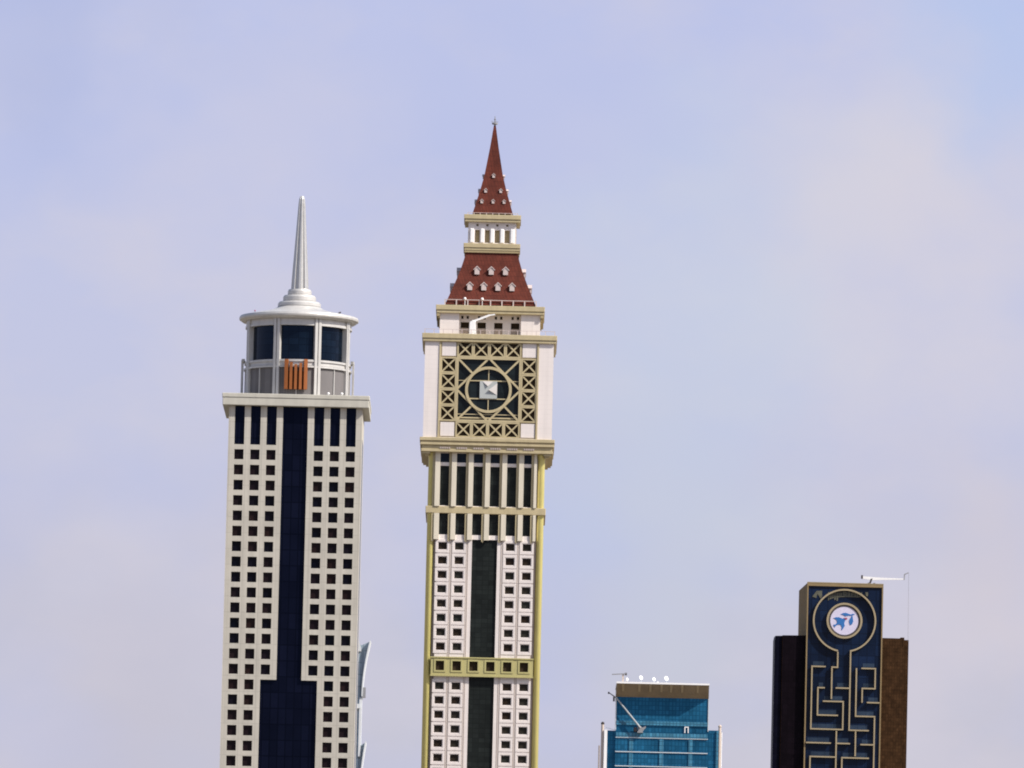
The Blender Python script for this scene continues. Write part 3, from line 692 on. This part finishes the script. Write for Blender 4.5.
# ================================================================== blue glass tower with canopy
S = Site(2300, 157.4); k = S.k; z = S.z
T = thing('blue_glass_tower', 'low blue glass tower under a brown canopy with white edge', 'tower', (S.X, S.Y, 0))
HB = 46*k; D2 = 80*k
MB().box(-HB, HB, 0, D2, 0, z(690)).build('curtain_wall', MT['blue_glass'], T)
for b0, b1 in ((722, 717.8), (734.2, 729.8)):
    MB().box(-HB+.1, HB-.1, -.25, -.004, z(b0), z(b1)).build('light_band', MT['blue_light'], T)
for i in range(34):
    b = 734.6 + 14.3*i
    if z(b) < 12: break
    MB().box(-HB, HB, -.9*k, -.006, z(b+.45), z(b-.45)).build('floor_edge', MT['metal_lt'], T)
    if i < 4:
        for a in (-30.3, 0, 29): MB().box((a-2)*k, (a+2)*k, -.2, -.003, z(b+13.2), z(b+1.2)).build('light_panel', MT['blue_light'], T)
for sx in (-1, 1): MB().box(sx*(HB-.3*k), sx*(HB+.4*k), -.7*k, 3*k, z(727), z(694.3)).build('corner_post', MT['metal_lt'], T)
# canopy: thin white roof edge and sloping soffit with ribs
zt, zl, zw = z(679, -14), z(680.7, -14), z(694.2)
yo = -15*k
cp = MB(); HC = 46.3*k
cp.box(-HC, HC, yo, D2+4*k, zl, zt); cpo = cp.build('canopy', MT['white_paint'], T)
sf_ = MB(); i = 0
ys = yo + .3*k
sf_.v = [(-HC+.1, ys, zl-.01), (HC-.1, ys, zl-.01), (HB+.02, -.02, zw), (-HB-.02, -.02, zw), (HB+.02, D2, zw), (-HB-.02, D2, zw), (HC-.1, D2+3*k, zl-.01), (-HC+.1, D2+3*k, zl-.01)]
sf_.f = [(0, 3, 2, 1), (1, 2, 4, 6), (3, 0, 7, 5), (2, 3, 5, 4), (4, 5, 7, 6)]
sf_.build('soffit', MT['soffit'], cpo)
for X in (255, 365, 440, 515, 580, 655, 760):
    a = (585 + X/6.793 - 512) + 7.3 - 157.4; x = a*k
    rb = MB(); w_ = 1.3*k
    p0 = (ys+.9*k, zl-.05); p1 = (ys + (0-ys)*.55, zl + (zw-zl)*.55)
    rb.v = [(x-w_, p0[0], p0[1]), (x+w_, p0[0], p0[1]), (x+w_*.8, p1[0], p1[1]), (x-w_*.8, p1[0], p1[1])]
    rb.v += [(v[0], v[1]-1.0*k, v[2]-.5*k) for v in rb.v]
    rb.f = [(4, 7, 6, 5), (0, 1, 2, 3), (0, 4, 5, 1), (1, 5, 6, 2), (2, 6, 7, 3), (3, 7, 4, 0)]
    rb.build('soffit_rib', MT['soffit_rib'], cpo)
# side wings with poles
wl = MB().box(-57*k, -HB-.01, 4*k, D2-4*k, 0, z(727.8)); wlo = wl.build('side_wing', MT['blue_glass'], T)
MB().box(-57.2*k, -54.2*k, 1*k, 3.95*k, 0, z(727.2)).build('wing_edge', MT['white_paint'], wlo)
wr_ = MB().box(HB+.01, 56.8*k, 4*k, D2-4*k, 0, z(725.4)).build('side_wing', MT['blue_glass'], T)
MB().box(54.4*k, 56.6*k, 2.4*k, 3.9*k, 0, z(725.8)).build('wing_edge', MT['blue_light'], wr_)
for a, r_, b, knob in ((-59, 1.45, 722, 'dark_steel'), (-62, .8, 743, None), (57.9, 1.4, 722.4, 'tan_pole')):
    po = MB().tube((a*k, 4*k, 0), (a*k, 4*k, z(b)), r_*k, n=14).build('mast', MT['tan_pole'], T, smooth=False)
    if knob: MB().lathe([(r_*k, z(b)+.01), (1.8*k, z(b-.8)), (1.8*k, z(b-1.7)), (.6*k, z(b-2.8))], a*k, 4*k, 14).build('mast_cap', MT[knob], po)
MB().tube((59.8*k, 4*k, 0), (59.8*k, 4*k, z(727)), .5*k).build('mast', MT['white_paint'], T)
MB().bar((-57*k, z(724.5)), (-46.2*k, z(727.3)), .4*k, 4*k, 4.4*k).build('stay', MT['metal_lt'], T)
# things on and against the blue tower
ax, bx = -21.8, 727.0
t = thing('facade_crane', 'long grey cleaning crane leaning up the blue glass front', 'crane', (S.X + ax*k, S.Y - .9*k, z(729.9)))
zo = z(729.9); q = lambda a, b: ((a-ax)*k, z(b, -3) - zo)
fb = MB(); fb.box(-2.6*k, 3.0*k, -4*k, -.05, 0, 1.4*k); fb.prism([(-1.6*k, 1.4*k), (2.6*k, 1.4*k), (6*k, 5.4*k), (5.6*k, 6.8*k), (2.4*k, 5.2*k), (-1*k, 7.4*k), (-2.4*k, 6.0*k)], -3.6*k, -.6*k)
fb.build('crane_base', MT['steel'], t)
MB().tube((q(-21.4, 725)[0], -4.4*k, q(-21.4, 725)[1]), (q(-46.3, 695.2)[0], -3.2*k, q(-46.3, 695.2)[1]), .95*k, .7*k, 10).build('boom', MT['crane_grey'], t)
MB().tube((q(-46.3, 695.2)[0], -3.2*k, q(-46.3, 695.2)[1]), (q(-53.6, 690.4)[0], -3.2*k, q(-53.6, 690.4)[1]), .7*k, .5*k).build('boom_tip', MT['steel'], t)
cw = MB().box(-6.6*k, -2.7*k, -3.2*k, -.4*k, .9*k, 5.6*k); cw.build('crane_winch', MT['dark_steel'], t, bevel=.3)
hk = MB(); hk.box(q(-54.6, 0)[0], q(-53, 0)[0], -3.7*k, -2.7*k, q(0, 691.6)[1], q(0, 689.6)[1]); hk.box(q(-49.4, 0)[0], q(-47.6, 0)[0], -3.7*k, -2.7*k, q(0, 699)[1], q(0, 694.4)[1])
hk.build('pulley', MT['dark_steel'], t)
t = thing('gondola_frame', 'small white arch frame on the right of the blue glass front', 'frame', (S.X + 24.6*k, S.Y - .3*k, z(728.9)))
gm = MB()
for sx in (-1, 1): gm.box(sx*1.2*k, sx*2.1*k, -1*k, 0, 0, 5.4*k)
gm.box(-2.1*k, 2.1*k, -1*k, 0, 5.41*k, 6.3*k); gm.build('arch_frame', MT['white_paint'], t)
for i, (a, b, s_, lab) in enumerate(((-21.9, 674.6, 1.9, 'left of three white satellite dishes on the canopy roof'), (-9, 675.9, 1.7, 'middle and lowest of three white satellite dishes on the canopy roof'), (3.3, 674.8, 2.1, 'right of three white satellite dishes on the canopy roof'))):
    t = thing('satellite_dish', lab, 'satellite dish', (S.X + a*k, S.Y - 6*k, zt), group='satellite dishes on the canopy roof')
    hgt = z(b, -6) - zt
    MB().tube((0, .4*k, 0), (0, .6*k, hgt), .35*k).build('post', MT['metal_lt'], t)
    dm = MB().lathe([(s_*k, 0), (s_*k*1.02, .15*k), (s_*k*.8, -.35*k), (s_*k*.4, -.8*k), (.1*k, -.95*k)], 0, 0, 20, cap=False)
    dm.v = [(x, zz_, -y) for x, y, zz_ in dm.v]; dm.v = [(x, -y, zz_*1.15) for x, y, zz_ in dm.v]
    do = dm.build('dish', MT['white_paint'], t, smooth=True); do.location = (0, 0, hgt); do.rotation_euler = (-.35, 0, .5)
    MB().tube((0, .0, hgt), (0.5*k, -1.6*k, hgt+.8*k), .15*k).build('feed_arm', MT['white_paint'], t)
t = thing('roof_box', 'tiny white box between the satellite dishes', 'roof unit', (S.X - 5.2*k, S.Y - 6*k, zt))
MB().box(-.9*k, .9*k, -.8*k, .8*k, 0, 1.4*k).build('box_body', MT['white_paint'], t, bevel=.05); MB().box(-1.1*k, 1.1*k, -1*k, 1*k, 1.41*k, 1.7*k).build('lid', MT['white_paint'], t)
t = thing('roof_davit', 'small crane with level arm on the left of the canopy roof', 'crane', (S.X - 39.9*k, S.Y - 6*k, zt))
hz_ = z(671.5, -6) - zt
MB().box(-.9*k, .9*k, -.8*k, .8*k, 0, hz_).build('mast', MT['tan_pole'], t)
MB().bar((-11.2*k, hz_-.6*k), (3.2*k, hz_+.4*k), 1.0*k, -1.7*k, -.85*k).build('jib', MT['steel'], t)
MB().box(1.6*k, 3.8*k, -.7*k, 1.2*k, hz_-1*k, hz_+1.4*k).build('counterweight', MT['dark_steel'], t)
MB().lathe([(.4*k, 1.2*k), (1.5*k, 2.2*k), (1.5*k, 3.6*k), (.5*k, 4.6*k)], 3.9*k, -.5*k, 12).build('winch_drum', MT['white_paint'], t)
MB().tube((3.9*k, -.5*k, 0), (3.9*k, -.5*k, 1.25*k), .4*k).build('winch_post', MT['tan_pole'], t)

# ================================================================== dark tower with maze ribs
S = Site(2600, 337.4); k = S.k; z = S.z
YAW = R(3.0)
T = thing('maze_tower', 'dark blue tower with tan maze ribs, round bird emblem and brown wing', 'tower', (S.X, S.Y, 0), YAW)
HM = 38.1*k; DM = 100*k; zt = z(575.8)
MB().box(-HM+1.3*k, HM-1.3*k, 1.0*k, DM-.5*k, 0, zt-1.5*k).build('glass_wall', MT['maze_glass'], T)
fm = MB()
fm.box(-HM, -HM+1.25*k, -.5*k, 2*k, 0, zt-3.0*k); fm.box(HM-1.25*k, HM, -.5*k, 2*k, 0, zt-3.0*k); fm.box(-HM, HM, -.6*k, 2*k, zt-3.0*k, zt)
fm.box(-HM, HM, 2.01*k, DM, zt-1.4*k, zt-.05)
fm.box(-HM, -HM+1.2*k, 2.01*k, DM, 0, zt-1.5*k); fm.box(HM-1.2*k, HM, 2.01*k, DM, 0, zt-1.5*k)
fm.box(-HM, HM, DM+.01, DM+.5*k, 0, zt)
fm.build('frame', MT['bronze'], T)
MB().box(-HM-.05*k, HM+.05*k, -.8*k, .4*k, zt+.01, zt+.9*k).build('coping', MT['rib'], T)
# wings
lw = MB()
lw.prism([(-61.2*k, 0), (-HM-.02, 0), (-HM-.02, z(628.2)), (-61.2*k, z(628.6))], 5*k, 80*k); lw.build('dark_wing', MT['black_glass'], T)
lw2 = MB(); i0 = -69.0*k
lw2.prism([(i0, 0), (-61.6*k, 0), (-61.6*k, z(629.0)), (-68.2*k, z(629.2)), (i0, z(633.5))], 7*k, 28*k); lw2.build('dark_bay', MT['ink_glass'], T)
MB().box(-61.6*k, -61.2*k, 5.4*k, 60*k, 0, z(628.8)).build('wing_joint', MT['brown_stone'], T)
MB().box(HM+.02, 60.6*k, 5*k, 80*k, 0, z(628.6)).build('brown_wing', MT['brown_stone'], T)
MB().box(60.62*k, 65.2*k, 8*k, 76*k, 0, z(629.8)).build('brown_bay', MT['brown_stone'], T)
MB().box(57*k, 60.5*k, 5.5*k, 40*k, z(628.6)+.01, z(627.6)).build('wing_parapet', MT['brown_stone'], T)
# ribs
zc_ = z(612.9); RY0, RY1 = -2.6*k, .95*k
ga = math.acos(6.05/31.)
MB().ring(-.3*k, zc_, 30.1*k, 31.7*k, RY0, RY1, -ga, math.pi+ga, 80).build('outer_ring', MT['rib'], T)
md = MB().ring(-.3*k, zc_, 15.9*k, 17.9*k, -2.0*k, .95*k, n=64).build('inner_ring', MT['rib'], T)
MB().ring(-.3*k, zc_, 14.2*k, 15.6*k, -1.2*k, .9*k, n=64).build('dark_ring', MT['dark_steel'], md)
mm = MB(); mm.prism([(-.3*k+14.15*k*math.cos(2*math.pi*i/56), zc_+14.15*k*math.sin(2*math.pi*i/56)) for i in range(56)], -.9*k, .9*k)
mdo = mm.build('medallion', MT['medal'], T)
def emb(pts, name, m):      # drawn on a 768 grid across the medallion
    P = [((x-375)/19.2*k - .3*k, zc_ - (y-385)/19.2*k) for x, y in pts]
    MB().prism(P, -1.25*k, -.92*k).build(name, MT[m], mdo)
emb([(160,340),(215,322),(270,322),(330,345),(395,345),(385,385),(370,440),(385,480),(350,540),(322,575),(325,500),(300,465),(255,462),(215,480),(190,520),(160,470),(215,455),(235,420),(225,375),(185,350)], 'emblem_bird', 'bird')
emb([(360,332),(415,325),(432,345),(415,365),(370,368)], 'emblem_beak', 'red')
emb([(300,262),(345,238),(400,232),(445,248),(490,262),(530,246),(575,252),(540,275),(500,285),(440,285),(395,300),(345,275)], 'emblem_leaf', 'bird')
emb([(512,290),(530,290),(535,340),(545,390),(525,445),(490,470),(468,430),(465,370),(490,330)], 'emblem_leaf', 'bird')
def Mz(X, Y): return ((X/6 + .003927*Y - 89.17)*k, z(634.3 + Y/6 - .003927*X))
lines = [
 [(418,160),(340,160),(335,533),(522,541),(524,370),(408,368)],
 [(455,358),(455,163),(493,163),(497,66)],
 [(412,287),(375,287),(372,450),(490,453)],
 [(485,288),(566,291)], [(572,66),(562,541),(675,543)],
 [(607,165),(600,457),(714,460),(705,800)],
 [(640,170),(720,170),(718,292),(641,292),(640,380)],
 [(672,375),(757,378)],
 [(600,543),(597,702)], [(515,800),(520,706),(675,708)],
 [(485,541),(479,800)], [(483,620),(562,623)],
 [(294,615),(447,618)], [(632,627),(709,629)],
 [(324,800),(330,699),(481,701)],
]
ledges = []
for ln in lines:
    rb = MB(); pts = [Mz(*p) for p in ln]; lim = HM-1.7*k-.7*k
    pts = [(max(-lim, min(lim, p[0])), p[1]) for p in pts]
    # square the run up so every leg is truly vertical or level
    for i in range(1, len(pts)):
        a_, b_ = pts[i-1], pts[i]
        if abs(a_[0]-b_[0]) > abs(a_[1]-b_[1]): pts[i] = (b_[0], a_[1])
        else: pts[i] = (a_[0], b_[1])
    w_ = 1.35*k
    for i in range(1, len(pts)):
        a_, b_ = pts[i-1], pts[i]
        if abs(a_[0]-b_[0]) > .01:      # level leg: a deep ledge
            x0, x1 = sorted((a_[0], b_[0])); rb.box(x0-w_/2, x1+w_/2, RY0, RY1, a_[1]-w_/2, a_[1]+w_/2); ledges.append((x0, x1, a_[1]+w_/2))
        else:
            z0, z1 = sorted((a_[1], b_[1])); rb.box(a_[0]-w_/2, a_[0]+w_/2, RY0+.03, RY1-.03, z0+w_/2+.002, z1-w_/2-.002)
    rb.build('maze_rib', MT['rib'], T)
for x0, x1, z0 in ledges:      # lighter strips painting the light bounced onto the glass above each ledge
    MB().box(x0+.9*k, x1-.9*k, .80*k, .98*k, z0+.3*k, z0+4.6*k).build('ledge_bounce', MT['ledge_bounce'], T)
# worn gold lettering behind the ring (script too small to read)
lt = MB(); y0, y1 = .55*k, .96*k
def L2(X, Y): return ((X/6 - .3 + .00393*Y - 91.2)*k, z(549.3 + Y/6 - .003927*X))
for pts in ([(345,250),(372,215),(405,214),(405,250),(395,262),(378,232),(370,258)], [(398,262),(408,262),(400,280),(392,276)]):
    lt.prism([L2(*p) for p in pts], y0, y1)
xx = 440; rnd = random.Random(3)
while xx < 640:
    w_ = rnd.choice((7, 9, 12)); hh = rnd.choice((36, 44, 52)); y_ = 218 + rnd.random()*8
    lt.prism([L2(xx, y_), L2(xx+w_, y_), L2(xx+w_, y_+hh*(.9 if xx < 500 else .55)), L2(xx, y_+hh*(1. if xx < 500 else .6))], y0+.002*xx*.01, y1); xx += w_ + rnd.choice((1.5, 3, 4))
lt.prism([L2(436, 244), L2(638, 247), L2(638, 253), L2(436, 250)], y0-.03, y1)
lt.prism([L2(665, 222), L2(682, 222), L2(680, 246), L2(669, 246)], y0, y1)
lt.build('lettering', MT['letter'], T)
# crane on the roof
Rz = Matrix.Rotation(YAW, 4, 'Z')
def onroof(a, d): return Vector((S.X, S.Y, zt + .92*k)) + Rz @ Vector((a*k, d*k, 0))
t = thing('roof_crane', 'white maintenance crane with level boom on the roof of the dark tower', 'crane', onroof(26.6, 4), 0)
zo = zt + .92*k; q = lambda a, b: ((a-26.6)*k, z(b, 4) - zo)
cb2 = MB()
cb2.box(-4*k, -1*k, -1.4*k, 1.4*k, 0, .9*k); cb2.box(1.4*k, 3.6*k, -1.2*k, 1.2*k, 0, .8*k); cb2.prism([(-2.6*k, .9*k), (-.6*k, .9*k), (.9*k, q(0, 569.9)[1]), (-1*k, q(0, 570.2)[1])], -1*k, 1*k)
cb2.build('crane_base', MT['dark_steel'], t)
MB().prism([q(17.8, 570.4), q(27.6, 571.6), q(33.5, 571.2), q(58.4, 570.3), q(58.4, 569.3), q(33, 568.7), q(17.8, 567.9)], -.7*k, .7*k).build('boom', MT['white_paint'], t)
MB().box(q(15.9, 0)[0], q(17.75, 0)[0], -1*k, 1*k, q(0, 570.3)[1], q(0, 566.8)[1]).build('counterweight', MT['dark_steel'], t)
jm = MB(); jm.bar(q(58.9, 570.6), q(59.3, 564.6), 1.0*k, -.5*k, .5*k); jm.bar(q(59.5, 564.9), q(63.2, 563.2), .9*k, -.45*k, .45*k); jm.build('jib', MT['steel'], t)
MB().tube((q(63.4, 0)[0], 0, q(0, 563.2)[1]), (q(64.0, 0)[0], 0, q(0, 632)[1]), .13*k, n=6).build("cable", MT["steel"], t)
